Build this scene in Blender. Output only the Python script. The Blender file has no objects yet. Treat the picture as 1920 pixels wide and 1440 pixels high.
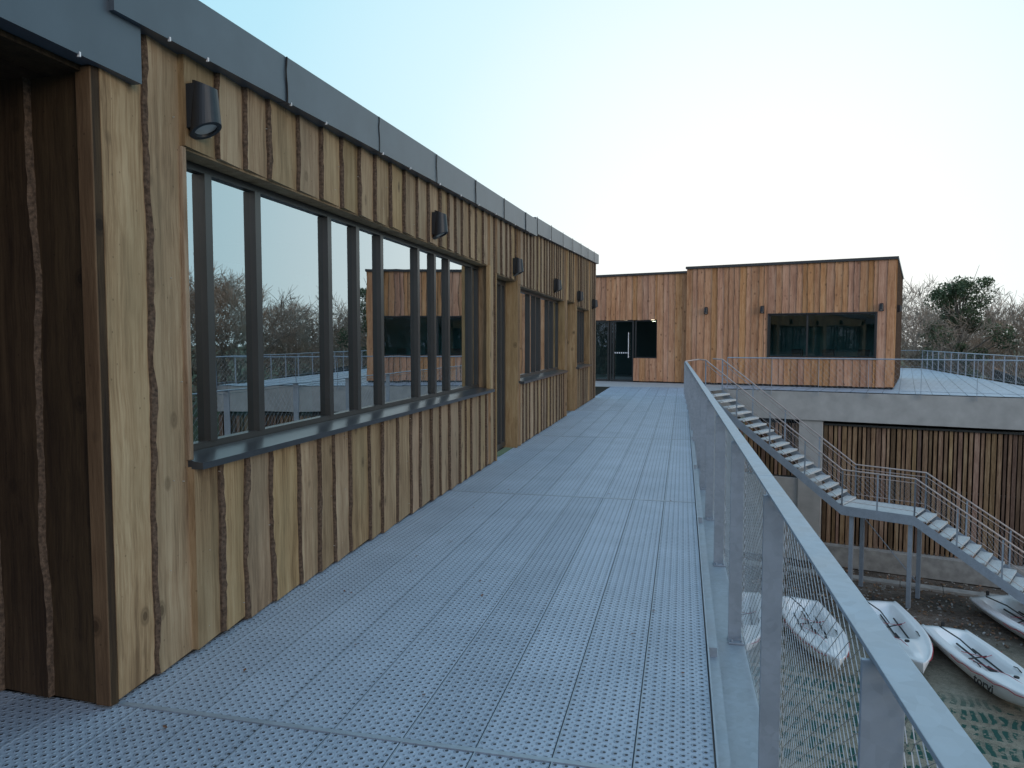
import bpy, math, random
from mathutils import Vector, Matrix, noise
R=random.Random(7)
scene=bpy.context.scene
V=Vector

# ---------------------------------------------------------------- helpers
class MB:
    def __init__(s): s.v=[];s.f=[];s.m=[];s.r=[];s.cur=0.5
    def quad(s,a,b,c,d,m=0):
        i=len(s.v); s.v+= [tuple(a),tuple(b),tuple(c),tuple(d)]; s.r+=[s.cur]*4
        s.f.append((i,i+1,i+2,i+3)); s.m.append(m)
    def tri(s,a,b,c,m=0):
        i=len(s.v); s.v+=[tuple(a),tuple(b),tuple(c)]; s.r+=[s.cur]*3
        s.f.append((i,i+1,i+2)); s.m.append(m)
    def box(s,x0,x1,y0,y1,z0,z1,m=0):
        s.obox(V((x0,y0,z0)),V((x1-x0,0,0)),V((0,y1-y0,0)),V((0,0,z1-z0)),m)
    def obox(s,o,a,b,c,m=0):
        i=len(s.v)
        P=[o,o+a,o+a+b,o+b,o+c,o+a+c,o+a+b+c,o+b+c]
        s.v+=[tuple(p) for p in P]; s.r+=[s.cur]*8
        F=[(0,3,2,1),(4,5,6,7),(0,1,5,4),(1,2,6,5),(2,3,7,6),(3,0,4,7)]
        if a.cross(b).dot(c)<0: F=[tuple(reversed(q)) for q in F]
        for q in F: s.f.append(tuple(i+k for k in q)); s.m.append(m)
    def tube(s,pts,rad,n=6,m=0,cap=True):
        pts=[V(p) for p in pts]
        if not isinstance(rad,(list,tuple)): rad=[rad]*len(pts)
        base=len(s.v); 
        for k,p in enumerate(pts):
            d=(pts[min(k+1,len(pts)-1)]-pts[max(k-1,0)])
            if d.length<1e-9: d=V((0,0,1))
            d.normalize()
            u=d.cross(V((0.03,0.02,1)) if abs(d.z)<.95 else V((1,0.1,0))).normalized(); w=d.cross(u)
            for j in range(n):
                a=2*math.pi*j/n
                s.v.append(tuple(p+(u*math.cos(a)+w*math.sin(a))*rad[k])); s.r.append(s.cur)
        for k in range(len(pts)-1):
            for j in range(n):
                a=base+k*n+j;b=base+k*n+(j+1)%n
                s.f.append((a,b,b+n,a+n)); s.m.append(m)
        if cap:
            s.f.append(tuple(base+j for j in range(n))[::-1]); s.m.append(m)
            e=base+(len(pts)-1)*n
            s.f.append(tuple(e+j for j in range(n))); s.m.append(m)
    def obj(s,name,mats,parent=None,smooth=False,loc=None,bevel=0):
        me=bpy.data.meshes.new(name); me.from_pydata(s.v,[],s.f)
        for mt in mats: me.materials.append(mt)
        me.polygons.foreach_set('material_index',s.m)
        at=me.attributes.new('rnd','FLOAT','POINT'); at.data.foreach_set('value',s.r)
        if smooth: me.polygons.foreach_set('use_smooth',[True]*len(me.polygons))
        me.update()
        o=bpy.data.objects.new(name,me); scene.collection.objects.link(o)
        if parent: o.parent=parent
        if loc: o.location=loc
        if bevel:
            md=o.modifiers.new('b','BEVEL'); md.width=bevel; md.segments=2; md.limit_method='ANGLE'
        return o
def empty(name,loc=(0,0,0)):
    e=bpy.data.objects.new(name,None); e.location=loc; scene.collection.objects.link(e); return e

def newmat(name):
    m=bpy.data.materials.new(name); m.use_nodes=True
    nt=m.node_tree; b=nt.nodes['Principled BSDF']
    return m,nt,b
def N(nt,t,**k):
    n=nt.nodes.new(t)
    for a,v in k.items(): setattr(n,a,v)
    return n
def math_(nt,op,a,b=None,c=None):
    n=N(nt,'ShaderNodeMath',operation=op)
    for i,x in enumerate((a,b,c)):
        if x is None: continue
        if isinstance(x,(int,float)): n.inputs[i].default_value=x
        else: nt.links.new(x,n.inputs[i])
    return n.outputs[0]
def ramp(nt,fac,stops,interp='LINEAR'):
    n=N(nt,'ShaderNodeValToRGB'); cr=n.color_ramp; cr.interpolation=interp
    while len(cr.elements)<len(stops): cr.elements.new(.5)
    for e,(p,c) in zip(cr.elements,stops):
        e.position=p; e.color=(*c,1) if len(c)==3 else c
    nt.links.new(fac,n.inputs[0]); return n.outputs[0]
def mixc(nt,f,a,b,bt='MIX'):
    n=N(nt,'ShaderNodeMix',data_type='RGBA',blend_type=bt)
    for i,x in ((0,f),(6,a),(7,b)):
        if isinstance(x,(int,float)): n.inputs[i].default_value=x
        elif isinstance(x,tuple): n.inputs[i].default_value=(*x,1)
        else: nt.links.new(x,n.inputs[i])
    return n.outputs[2]
def noise_(nt,vec,scale,detail=4,rough=.55):
    n=N(nt,'ShaderNodeTexNoise'); n.inputs['Scale'].default_value=scale
    n.inputs['Detail'].default_value=detail; n.inputs['Roughness'].default_value=rough
    if vec is not None: nt.links.new(vec,n.inputs['Vector'])
    return n.outputs['Fac']
def bump(nt,b,h,strength=.3,dist=.01):
    n=N(nt,'ShaderNodeBump'); n.inputs['Strength'].default_value=strength; n.inputs['Distance'].default_value=dist
    nt.links.new(h,n.inputs['Height']); nt.links.new(n.outputs[0],b.inputs['Normal'])

def simple(name,col,rough=.6,metal=0,var=.15,scale=8,bmp=0.0):
    m,nt,b=newmat(name)
    tc=N(nt,'ShaderNodeTexCoord')
    f=noise_(nt,tc.outputs['Object'],scale,5)
    lo=tuple(c*(1-var) for c in col); hi=tuple(min(1,c*(1+var)) for c in col)
    nt.links.new(ramp(nt,f,[(.3,lo),(.7,hi)]),b.inputs['Base Color'])
    b.inputs['Roughness'].default_value=rough; b.inputs['Metallic'].default_value=metal
    if bmp: bump(nt,b,f,bmp,.01)
    return m

def wood(name,dark,mid,light,rndamt=.35,knots=True,rough=.75,green=None,huev=.03,sat=.85):
    m,nt,b=newmat(name)
    tc=N(nt,'ShaderNodeTexCoord'); at=N(nt,'ShaderNodeAttribute',attribute_name='rnd')
    off=N(nt,'ShaderNodeCombineXYZ')
    r50=math_(nt,'MULTIPLY',at.outputs['Fac'],57.0)
    for i in range(3): nt.links.new(r50,off.inputs[i])
    add=N(nt,'ShaderNodeVectorMath',operation='ADD')
    nt.links.new(tc.outputs['Object'],add.inputs[0]); nt.links.new(off.outputs[0],add.inputs[1])
    wn=N(nt,'ShaderNodeTexNoise'); wn.inputs['Scale'].default_value=2.2; nt.links.new(add.outputs[0],wn.inputs['Vector'])
    ws=N(nt,'ShaderNodeVectorMath',operation='SCALE'); nt.links.new(wn.outputs['Color'],ws.inputs[0]); ws.inputs['Scale'].default_value=.06
    ad2=N(nt,'ShaderNodeVectorMath',operation='ADD'); nt.links.new(add.outputs[0],ad2.inputs[0]); nt.links.new(ws.outputs[0],ad2.inputs[1])
    mp=N(nt,'ShaderNodeMapping'); mp.inputs['Scale'].default_value=(1,1,.04); nt.links.new(ad2.outputs[0],mp.inputs['Vector'])
    g1=noise_(nt,mp.outputs[0],75,5,.7)
    g3=noise_(nt,mp.outputs[0],17,4,.6)
    mp2=N(nt,'ShaderNodeMapping'); mp2.inputs['Scale'].default_value=(1,1,.35); nt.links.new(add.outputs[0],mp2.inputs['Vector'])
    g2=noise_(nt,mp2.outputs[0],3,4,.65)
    g=math_(nt,'ADD',math_(nt,'ADD',math_(nt,'MULTIPLY',g1,.35),math_(nt,'MULTIPLY',g3,.35)),math_(nt,'MULTIPLY',g2,.3))
    col=ramp(nt,g,[(.39,dark),(.5,mid),(.61,light)])
    if green:
        gf=noise_(nt,mp2.outputs[0],2.3,2)
        col=mixc(nt,ramp(nt,gf,[(.45,(0,0,0)),(.7,(.5,.5,.5))]),col,green,'MIX')
    hs=N(nt,'ShaderNodeHueSaturation')
    v=math_(nt,'ADD',math_(nt,'MULTIPLY',at.outputs['Fac'],rndamt*2),1-rndamt)
    nt.links.new(v,hs.inputs['Value']); nt.links.new(col,hs.inputs['Color'])
    fr=math_(nt,'FRACT',math_(nt,'MULTIPLY',at.outputs['Fac'],13.7))
    nt.links.new(math_(nt,'ADD',math_(nt,'MULTIPLY',fr,huev),.5-huev/2),hs.inputs['Hue'])
    nt.links.new(math_(nt,'ADD',math_(nt,'MULTIPLY',fr,.2),sat),hs.inputs['Saturation'])
    col=hs.outputs[0]
    if knots:
        mk=N(nt,'ShaderNodeMapping'); mk.inputs['Scale'].default_value=(1,1,.75); nt.links.new(ad2.outputs[0],mk.inputs['Vector'])
        vo=N(nt,'ShaderNodeTexVoronoi'); vo.inputs['Scale'].default_value=4.2; nt.links.new(mk.outputs[0],vo.inputs['Vector'])
        k=ramp(nt,vo.outputs['Distance'],[(.07,(1,1,1)),(.09,(.4,.4,.4)),(.12,(.6,.6,.6)),(.17,(0,0,0))])
        col=mixc(nt,math_(nt,'MULTIPLY',k,.75),col,tuple(c*.42 for c in dark))
        vo2=N(nt,'ShaderNodeTexVoronoi'); vo2.inputs['Scale'].default_value=14; nt.links.new(add.outputs[0],vo2.inputs['Vector'])
        k2=ramp(nt,vo2.outputs['Distance'],[(.05,(1,1,1)),(.09,(0,0,0))])
        col=mixc(nt,math_(nt,'MULTIPLY',k2,.5),col,tuple(c*.5 for c in dark))
    nt.links.new(col,b.inputs['Base Color']); b.inputs['Roughness'].default_value=rough
    b.inputs['Specular IOR Level'].default_value=.25
    bump(nt,b,g1,.45,.006)
    return m

M_wood=wood('larch_boards',(.15,.088,.044),(.30,.192,.102),(.43,.305,.18),.19,green=(.26,.20,.115),huev=.010,sat=.84)
M_wood2=wood('larch_boards_warmlit',(.32,.145,.07),(.50,.25,.13),(.62,.36,.21),.13,huev=.012,sat=.88)  # larch again, with warm evening light put into the orange
M_shadewood=wood('boards_painted_shade',(.022,.012,.008),(.042,.024,.014),(.07,.042,.024),.3)  # porch shade painted into the board colour
M_cornerwood=wood('corner_board',(.06,.032,.016),(.11,.062,.032),(.16,.095,.05),.1)
M_slat=wood('slat_timber',(.11,.062,.036),(.21,.125,.075),(.33,.22,.14),.5,knots=False)
M_bark=simple('bark_edge',(.09,.06,.041),.95,0,.6,60,.8)
M_back=simple('backing_felt',(.02,.018,.017),.9)
M_seam=simple('deck_seam_dark',(.07,.08,.095),.8)  # dark joint colour for deck and terrace seams
M_fascia=simple('zinc_fascia',(.088,.108,.132),.42,.3,.10,3)
M_frame=simple('window_frame_metal',(.058,.057,.056),.35,.4,.08,4)
M_sill=simple('sill_metal',(.08,.09,.105),.28,.6,.1,6)
M_lamp=simple('lamp_black_metal',(.022,.026,.032),.45,.2,.1,30)
M_lens=simple('lamp_lens',(.5,.5,.48),.2)
M_conc=simple('concrete',(.42,.41,.39),.85,0,.13,2.5,.2)
M_conc2=simple('concrete_plinth',(.33,.32,.30),.9,0,.25,4,.3)
M_white=simple('white_hull',(.82,.82,.83),.3,0,.04,2)
M_red=simple('red_rope',(.45,.04,.06),.7)
M_black=simple('black_fitting',(.02,.02,.022),.5)
M_inter=simple('interior_wall',(.14,.30,.30),.9,0,.25,1)
M_inter2=simple('interior_teal_wall',(.22,.50,.52),.9,0,.25,1)
M_interf=simple('interior_floor',(.10,.10,.10),.6)
M_interd=simple('interior_dark_wall',(.03,.05,.052),.9,0,.25,1)
M_clip=simple('white_clip',(.8,.8,.82),.4)
M_nail=simple('nail_steel',(.42,.40,.37),.5,.3)

def galv(name,base,metal=.35,rough=.5,scale=35):
    m,nt,b=newmat(name); tc=N(nt,'ShaderNodeTexCoord')
    vo=N(nt,'ShaderNodeTexVoronoi'); vo.inputs['Scale'].default_value=scale; nt.links.new(tc.outputs['Object'],vo.inputs['Vector'])
    n=noise_(nt,tc.outputs['Object'],6,6,.65)
    s=math_(nt,'ADD',math_(nt,'MULTIPLY',vo.outputs['Color'],.25),math_(nt,'MULTIPLY',n,.75))
    nt.links.new(ramp(nt,s,[(.2,tuple(c*.82 for c in base)),(.75,tuple(c*1.15 for c in base))]),b.inputs['Base Color'])
    b.inputs['Metallic'].default_value=metal
    nt.links.new(ramp(nt,n,[(.3,(rough-.06,)*3),(.7,(rough+.08,)*3)]),b.inputs['Roughness'])
    return m
M_galv=galv('galvanised_steel',(.34,.39,.45))
M_wire=simple('steel_wire',(.40,.42,.44),.4,.6)
M_rail2=simple('stair_handrail',(.46,.38,.35),.45,.4)  # galvanised handrail, reddish reflection tinted into its colour
M_tread=galv('tread_steel',(.60,.62,.62),.1,.6)

# perforated deck
def deckmat():
    m,nt,b=newmat('perforated_deck'); tc=N(nt,'ShaderNodeTexCoord')
    sp=N(nt,'ShaderNodeSeparateXYZ'); nt.links.new(tc.outputs['Object'],sp.inputs[0])
    S=.043
    def cell(ox,oy):
        fx=math_(nt,'SUBTRACT',math_(nt,'FRACT',math_(nt,'ADD',math_(nt,'DIVIDE',sp.outputs[0],S),ox+1000)),.5)
        fy=math_(nt,'SUBTRACT',math_(nt,'FRACT',math_(nt,'ADD',math_(nt,'DIVIDE',sp.outputs[1],S),oy+1000)),.5)
        return math_(nt,'SQRT',math_(nt,'ADD',math_(nt,'MULTIPLY',fx,fx),math_(nt,'MULTIPLY',fy,fy)))
    dA=cell(0,0); dB=cell(.5,.5)
    hole=ramp(nt,dA,[(.12,(1,1,1)),(.17,(0,0,0))])
    rimA=ramp(nt,dA,[(.12,(0,0,0)),(.2,(1,1,1)),(.34,(0,0,0))])
    bB=ramp(nt,dB,[(.05,(1,1,1)),(.17,(0,0,0))])
    holeB=ramp(nt,dB,[(.05,(1,1,1)),(.075,(0,0,0))])
    at=N(nt,'ShaderNodeAttribute',attribute_name='rnd')
    n=noise_(nt,tc.outputs['Object'],2.2,6,.6); n2=noise_(nt,tc.outputs['Object'],40,3)
    n3=noise_(nt,tc.outputs['Object'],.7,4,.6)
    s=math_(nt,'ADD',math_(nt,'ADD',math_(nt,'MULTIPLY',n,.35),math_(nt,'MULTIPLY',n2,.3)),math_(nt,'ADD',math_(nt,'MULTIPLY',at.outputs['Fac'],.12),math_(nt,'MULTIPLY',n3,.25)))
    base=ramp(nt,s,[(.33,(.27,.325,.41)),(.65,(.43,.50,.61))])
    base=mixc(nt,math_(nt,'MULTIPLY',bB,.3),base,(.62,.68,.77))
    base=mixc(nt,math_(nt,'MULTIPLY',holeB,.6),base,(.03,.035,.04))
    base=mixc(nt,math_(nt,'MULTIPLY',hole,.92),base,(.014,.016,.02))
    nt.links.new(base,b.inputs['Base Color'])
    b.inputs['Metallic'].default_value=.2; b.inputs['Roughness'].default_value=.55
    h=math_(nt,'SUBTRACT',math_(nt,'ADD',math_(nt,'MULTIPLY',rimA,.7),bB),math_(nt,'MULTIPLY',hole,1.2))
    bump(nt,b,h,.8,.007)
    return m
M_deck=deckmat()

def glassmat(name,tint,refl=(.88,.96,1.0),ior=1.75,mul=1.3,add=.42):
    m=bpy.data.materials.new(name); m.use_nodes=True; nt=m.node_tree; nt.nodes.clear()
    o=N(nt,'ShaderNodeOutputMaterial'); mx=N(nt,'ShaderNodeMixShader'); fr=N(nt,'ShaderNodeFresnel'); fr.inputs[0].default_value=ior
    t=N(nt,'ShaderNodeBsdfTransparent'); t.inputs[0].default_value=(*tint,1)
    g=N(nt,'ShaderNodeBsdfGlossy'); g.inputs['Color'].default_value=(*refl,1); g.inputs['Roughness'].default_value=.004
    tc=N(nt,'ShaderNodeTexCoord'); nz=noise_(nt,tc.outputs['Object'],1.6,2)
    bp=N(nt,'ShaderNodeBump'); bp.inputs['Strength'].default_value=.03; bp.inputs['Distance'].default_value=.02
    nt.links.new(nz,bp.inputs['Height']); nt.links.new(bp.outputs[0],g.inputs['Normal'])
    f=math_(nt,'MINIMUM',math_(nt,'MULTIPLY_ADD',fr.outputs[0],mul,add),.92)
    nt.links.new(f,mx.inputs[0]); nt.links.new(t.outputs[0],mx.inputs[1]); nt.links.new(g.outputs[0],mx.inputs[2])
    nt.links.new(mx.outputs[0],o.inputs[0]); return m
M_glass=glassmat('window_glass',(.50,.68,.68))
M_glass2=glassmat('dark_window_glass',(.50,.7,.7),ior=1.5,mul=1.0,add=.05)

# ---------------------------------------------------------------- waney edge cladding
def wav(r,amp):
    ph=[r.uniform(0,6.28) for _ in range(5)]; fr=[r.uniform(.6,1.4),r.uniform(2,4),r.uniform(5,9),r.uniform(13,22),r.uniform(35,60)]
    am=[amp*r.uniform(.3,1.2),amp*r.uniform(.2,.9),amp*.35,amp*.24,amp*.16]
    return lambda z: sum(a*math.sin(f*z+p) for a,f,p in zip(am,fr,ph))
def boards(mb,o,d,n,s0,s1,z0,z1f,wmin,wmax,seed,amp=.012,bark=.018,dz=.05,rag=.01,proud=.036):
    """o origin (at s=0), d along wall, n outward normal; bark edge on the low-s side"""
    r=random.Random(seed); s=s0
    cuts=[s0]
    while s<s1-wmax*.6:
        s+=r.uniform(wmin,wmax); 
        if s>s1-wmin*.5: s=s1
        cuts.append(s)
    if cuts[-1]<s1: cuts.append(s1)
    for i in range(len(cuts)-1):
        a,b=cuts[i],cuts[i+1]
        mb.cur=r.random()
        first=(i==0); last=(i==len(cuts)-2)
        fr=wav(r,amp); ph=r.uniform(0,10); bk_=bark*r.uniform(.35,1.1)
        zt=z1f((a+b)/2); zb=z0+r.uniform(-rag,rag)*.5+ (0 if rag<.001 else .005)
        k=max(2,int((zt-zb)/dz)); rows=[]
        dd=r.uniform(0,.008)
        for j in range(k+1):
            z=zb+(zt-zb)*j/k
            e=0 if first else fr(z+ph)
            bw=bk_*(0.75+1.1*noise.noise(V((a*3.1,z*5,ph)))) + bk_*.6*noise.noise(V((a*9.1,z*23,ph)))
            bw=max(bw,bark*.15)
            if first: bw=.001
            P=lambda ss,q: o+d*ss+n*q+V((0,0,z))
            rows.append([P(b+(0 if last else .05),.008),P(a+e+bw,proud+dd),P(a+e,proud*.6+dd),P(a+e-.003,.0)])
        flip=d.cross(V((0,0,1))).dot(n)>0
        for j in range(k):
            for c in range(3):
                q=[rows[j][c],rows[j][c+1],rows[j+1][c+1],rows[j+1][c]]
                if flip: q=q[::-1]
                mb.quad(*q,0 if (c==0 or (first and c>0)) else 1)
        for rw in (rows[0],rows[-1]):
            mb.quad(rw[0],rw[1],rw[1]-n*.03,rw[0]-n*.007,0)

# ================================================================= LEFT BUILDING
B1=empty('timber_clad_building')
WX=-2.44
o=V((WX,0,0)); d=V((0,1,0)); n=V((1,0,0))
def fz(y):
    return 2.985+(y-2.68)*.0355 if y<11.8 else 3.36+(y-11.8)*.047
mb=MB()
top=lambda y: fz(y)+.05
win=[(3.2,9.07,1.0,2.56),(10.85,15.2,1.0,2.45),(16.95,19.3,1.0,2.42)]
doors=[(9.42,10.68,0,2.50),(15.45,16.7,0,2.48)]
full=[(2.66,3.2,11),(9.07,9.42,13),(10.68,10.85,14),(15.2,15.45,15),(16.7,16.95,16),(19.3,20.9,17)]
for a,b,sd in full: boards(mb,o,d,n,a,b,.015,top,.2,.36,sd,bark=.020,amp=.012)
for i,(a,b,z0,z1) in enumerate(win):
    boards(mb,o,d,n,a,b,.012,lambda y,z0=z0:z0-.035,.22,.38,31+i,rag=.02,bark=.019,amp=.012,dz=.035)
    boards(mb,o,d,n,a,b,z1,top,.22,.36,41+i,bark=.019,amp=.011,dz=.035)
for i,(a,b,z0,z1) in enumerate(doors): boards(mb,o,d,n,a,b,z1,top,.24,.34,51+i,bark=.018)
mb.obj('waney_edge_boards',[M_wood,M_bark],B1)
mb=MB(); r=random.Random(61)
for k in range(90):
    y=r.uniform(2.7,7); z=r.choice((.12,.5,.9,1.4,1.9,2.68,2.86))+r.uniform(-.02,.02)
    if 3.2<y<9.07 and .97<z<2.6: continue
    mb.tube([(WX+.02,y,z),(WX+.030,y,z)],.0022,6)
mb.obj('nail_heads',[M_nail],B1)
mb=MB()
def bk(y0,y1,z0,z1): mb.box(WX-.25,WX-.001,y0,y1,z0,z1)
for a,b,_ in full: bk(a+.001 if a>2.7 else a,b,0,2.95)
for a,b,z0,z1 in win: bk(a,b,0,z0-.03); bk(a,b,z1+.03,2.95)
for a,b,z0,z1 in doors: bk(a,b,z1+.03,2.95)
for a,b in ((2.68,11.8),(11.8,20.9)):
    k=8
    for j in range(k):
        y0=a+(b-a)*j/k;y1=a+(b-a)*(j+1)/k
        mb.box(WX-.25,WX-.002,y0,y1,2.95,fz(y0)+.2)
mb.obj('wall_core',[M_back],B1)
mb=MB(); 
for a,b,z0,z1 in win+doors:
    mb.cur=R.random(); mb.box(WX-.2,WX+.03,b-.02,b+.012,z0,z1)
    mb.cur=R.random(); mb.box(WX-.2,WX+.03,a-.012,a+.02,z0,z1)
    mb.cur=R.random()*.4; mb.box(WX-.2,WX+.012,a+.02,b-.02,z1-.008,z1+.025)
mb.cur=.8; mb.box(WX,WX+.045,9.0,9.08,.985,2.56)
mb.cur=.55; mb.box(WX-.04,WX+.034,2.615,2.655,.012,2.74,1)
mb.obj('reveal_boards',[M_wood,M_cornerwood],B1,bevel=.004)
def windowset(mb,gl,o,d,n,s0,s1,z0,z1,mull,depth=.13,fw=.05,mw=.03,md=.03):
    def bx(sa,sb,za,zb,q0,q1,m=0,t=mb): t.obox(o+d*sa+n*q0+V((0,0,za)),d*(sb-sa),n*(q1-q0),V((0,0,zb-za)),m)
    bx(s0,s1,z0,z0+fw,-depth-.05,-depth+.02); bx(s0,s1,z1-fw,z1,-depth-.05,-depth+.02)
    bx(s0,s0+fw,z0+fw,z1-fw,-depth-.05,-depth+.018); bx(s1-fw,s1,z0+fw,z1-fw,-depth-.05,-depth+.018)
    for m_ in mull: bx(m_-mw,m_+mw,z0+fw,z1-fw,-depth-.05,-depth+md)
    P=lambda s,z:o+d*s+n*(-depth-.01)+V((0,0,z))
    gl.quad(P(s0+fw,z0+fw),P(s1-fw,z0+fw),P(s1-fw,z1-fw),P(s0+fw,z1-fw))
mb=MB(); gl=MB()
windowset(mb,gl,o,d,n,3.22,9.05,1.01,2.55,[3.57,4.05,4.98,5.46,5.94,6.84,7.33,7.8,8.7],fw=.04)
windowset(mb,gl,o,d,n,10.87,15.18,1.01,2.44,[11.3,12.2,12.7,13.15,14.0,14.5])
windowset(mb,gl,o,d,n,16.97,19.28,1.01,2.41,[17.4,18.3,18.75])
for a,b,z0,z1 in doors: windowset(mb,gl,o,d,n,a+.02,b-.02,.03,z1-.012,[(a+b)/2+.3],depth=.17,fw=.07)
mb.obj('window_frames',[M_frame],B1); gl.obj('window_glass',[M_glass],B1)
mb=MB()
for a,b,z0,z1 in win:
    mb.quad(V((WX-.1,a-.0,z0+.014)),V((WX+.095,a,z0-.012)),V((WX+.095,b,z0-.012)),V((WX-.1,b,z0+.014)))
    mb.quad(V((WX+.095,a,z0-.012)),V((WX+.095,a,z0-.045)),V((WX+.095,b,z0-.045)),V((WX+.095,b,z0-.012)))
    mb.quad(V((WX+.04,a,z0-.045)),V((WX+.04,b,z0-.045)),V((WX+.095,b,z0-.045)),V((WX+.095,a,z0-.045)))
    mb.quad(V((WX-.1,a,z0+.014)),V((WX-.1,a,z0-.045)),V((WX+.095,a,z0-.045)),V((WX+.095,a,z0-.012)))
mb.obj('window_sills',[M_sill],B1)
mb=MB(); mb.box(-8,WX-.26,2.9,20.7,-.06,-.02,1); mb.box(-8,-7.9,2.9,20.7,0,2.95,0); mb.box(-7.9,WX-.26,2.8,2.9,0,2.95,0); mb.box(-7.9,WX-.26,20.7,20.8,0,2.95,0)
mb.box(-7.9,WX-.26,9.2,9.3,0,2.95,0); mb.box(-7.9,WX-.26,15.3,15.4,0,2.95,0)
for y in (4.6,6.1,7.6): mb.box(-4.2,-3.4,y,y+.8,.7,.74,1); mb.box(-4.6,-4.2,y+.1,y+.6,.4,1.25,1)
for (y0,y1) in ((4.12,4.42),(5.0,5.16)):
    k=14
    for j in range(k):
        ya=y0+(y1-y0)*j/k; yb=y0+(y1-y0)*(j+1)/k; xa=-2.82+.02*(-1)**j; xb=-2.82+.02*(-1)**(j+1)
        mb.quad(V((xa,ya,.3)),V((xb,yb,.3)),V((xb,yb,2.1)),V((xa,ya,2.1)),2)
M_curt=simple('curtain',(.42,.62,.60),.9)
mb.obj('interior_rooms',[M_inter,M_interf,M_curt],B1)
mb=MB(); mb.box(-9,WX-.002,2.95,20.9,2.951,3.05); mb.box(-9,-8.0,2.66,20.9,-5.6,2.95); mb.box(-8,WX-.26,20.8,20.9,0,2.95); 
mb.box(-9,-3.45,-6,2.6,0,2.9)  # unseen block added to keep light out of the porch recess
mb.obj('roof_rear_walls_and_light_block',[M_back],B1)
# fascia
mb=MB()
def fseg(y0,y1,x,h,zf=None):
    za=fz(y0) if zf is None else zf; zb=fz(y1) if zf is None else zf
    P=[V((WX-.3,y0,za)),V((x,y0,za)),V((x,y1,zb)),V((WX-.3,y1,zb))]
    Q=[p+V((0,0,h)) for p in P]
    mb.quad(P[1],P[2],Q[2],Q[1]); mb.quad(Q[0],Q[1],Q[2],Q[3]); mb.quad(P[0],P[3],P[2],P[1]); mb.quad(P[0],P[1],Q[1],Q[0]); mb.quad(P[2],P[3],Q[3],Q[2])
ys=[2.68+1.37*i for i in range(7)]+[11.8]
for i in range(len(ys)-1):
    fseg(ys[i]+.004,ys[i+1]-.004,WX+.105+R.uniform(-.003,.003),.265+R.uniform(-.004,.004))
ys2=[11.8+1.3*i for i in range(7)]+[20.92]
for i in range(len(ys2)-1): fseg(ys2[i]+.004,ys2[i+1]-.004,WX+.085+R.uniform(-.003,.003),.26)
mb.box(WX-.25,WX+.075,-6,2.87,2.745,3.12)
mb.obj('metal_fascia',[M_fascia],B1)
mb=MB()
for y in ys[1:]+ys2[1:-1]:
    pts=[(WX+.11,y+R.uniform(-.004,.004)+.006*math.sin(k),fz(y)-.015+k*.04) for k in range(8)]
    mb.tube(pts,.0045,5)
mb.obj('fascia_joint_seals',[M_back],B1)
mb=MB()
for y in [2.52,3.02,3.3,4.1,4.55,5.5,6.1,6.9,7.6,8.3,9.1,10.2,11.2,13,14.6,16,17.5,19]:
    z=fz(y) if y>2.6 else 2.745; xx=WX+.107 if y>2.6 else WX+.076
    mb.box(xx-.01,xx+.003,y,y+.006,z-.009,z+.010)
mb.obj('fascia_clips',[M_clip],B1)
mb=MB()
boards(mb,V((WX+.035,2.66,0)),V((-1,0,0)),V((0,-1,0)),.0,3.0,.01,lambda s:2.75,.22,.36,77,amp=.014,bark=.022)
mb.obj('porch_end_boards',[M_shadewood,M_bark],B1)
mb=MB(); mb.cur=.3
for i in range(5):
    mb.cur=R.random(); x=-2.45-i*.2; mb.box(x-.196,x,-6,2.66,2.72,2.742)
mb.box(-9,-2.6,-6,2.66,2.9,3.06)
mb.obj('porch_soffit',[M_shadewood],B1)

# ---- wall lamps
def wall_lamp(p,nrm,s=1.12):
    mb=MB(); n_=V(nrm).normalized(); side=V((0,0,1)).cross(n_)
    seg=32; r0,r1=.052*s,.066*s; H=.2*s; cx=.07*s
    rings=[]
    for (r,h0,tl) in ((r0,H/2,-.02),(r1,-H/2,.03)):
        ring=[]
        for j in range(seg):
            a=2*math.pi*j/seg; x=math.cos(a)*r; y=math.sin(a)*r
            z=h0+(x/r)*tl*s
            ring.append(n_*(x+cx)+side*y+V((0,0,z)))
        rings.append(ring)
    ct=n_*cx+V((0,0,H/2))
    for j in range(seg):
        k=(j+1)%seg; mb.quad(rings[0][j],rings[1][j],rings[1][k],rings[0][k]); mb.tri(rings[0][j],rings[0][k],ct)
    cb=n_*cx+V((0,0,-H/2))
    inner=[cb+(q-cb)*.72 for q in rings[1]]
    up=V((0,0,.012*s))
    for j in range(seg):
        k=(j+1)%seg; mb.quad(rings[1][j],inner[j],inner[k],rings[1][k]); mb.quad(inner[j],inner[j]+up,inner[k]+up,inner[k]); mb.tri(inner[k]+up,inner[j]+up,cb+up,1)
    mb.obox(-side*.05*s+V((0,0,-.095*s)),n_*.05*s,side*.10*s,V((0,0,.19*s)))
    return mb.obj('wall_lamp',[M_lamp,M_lens],loc=p)
for y,z in ((3.27,2.76),(6.9,2.75),(10.4,2.69),(13.85,2.67),(17.0,2.65),(19.9,2.62)):
    wall_lamp((WX+.03,y,z),(1,0,0))

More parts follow.
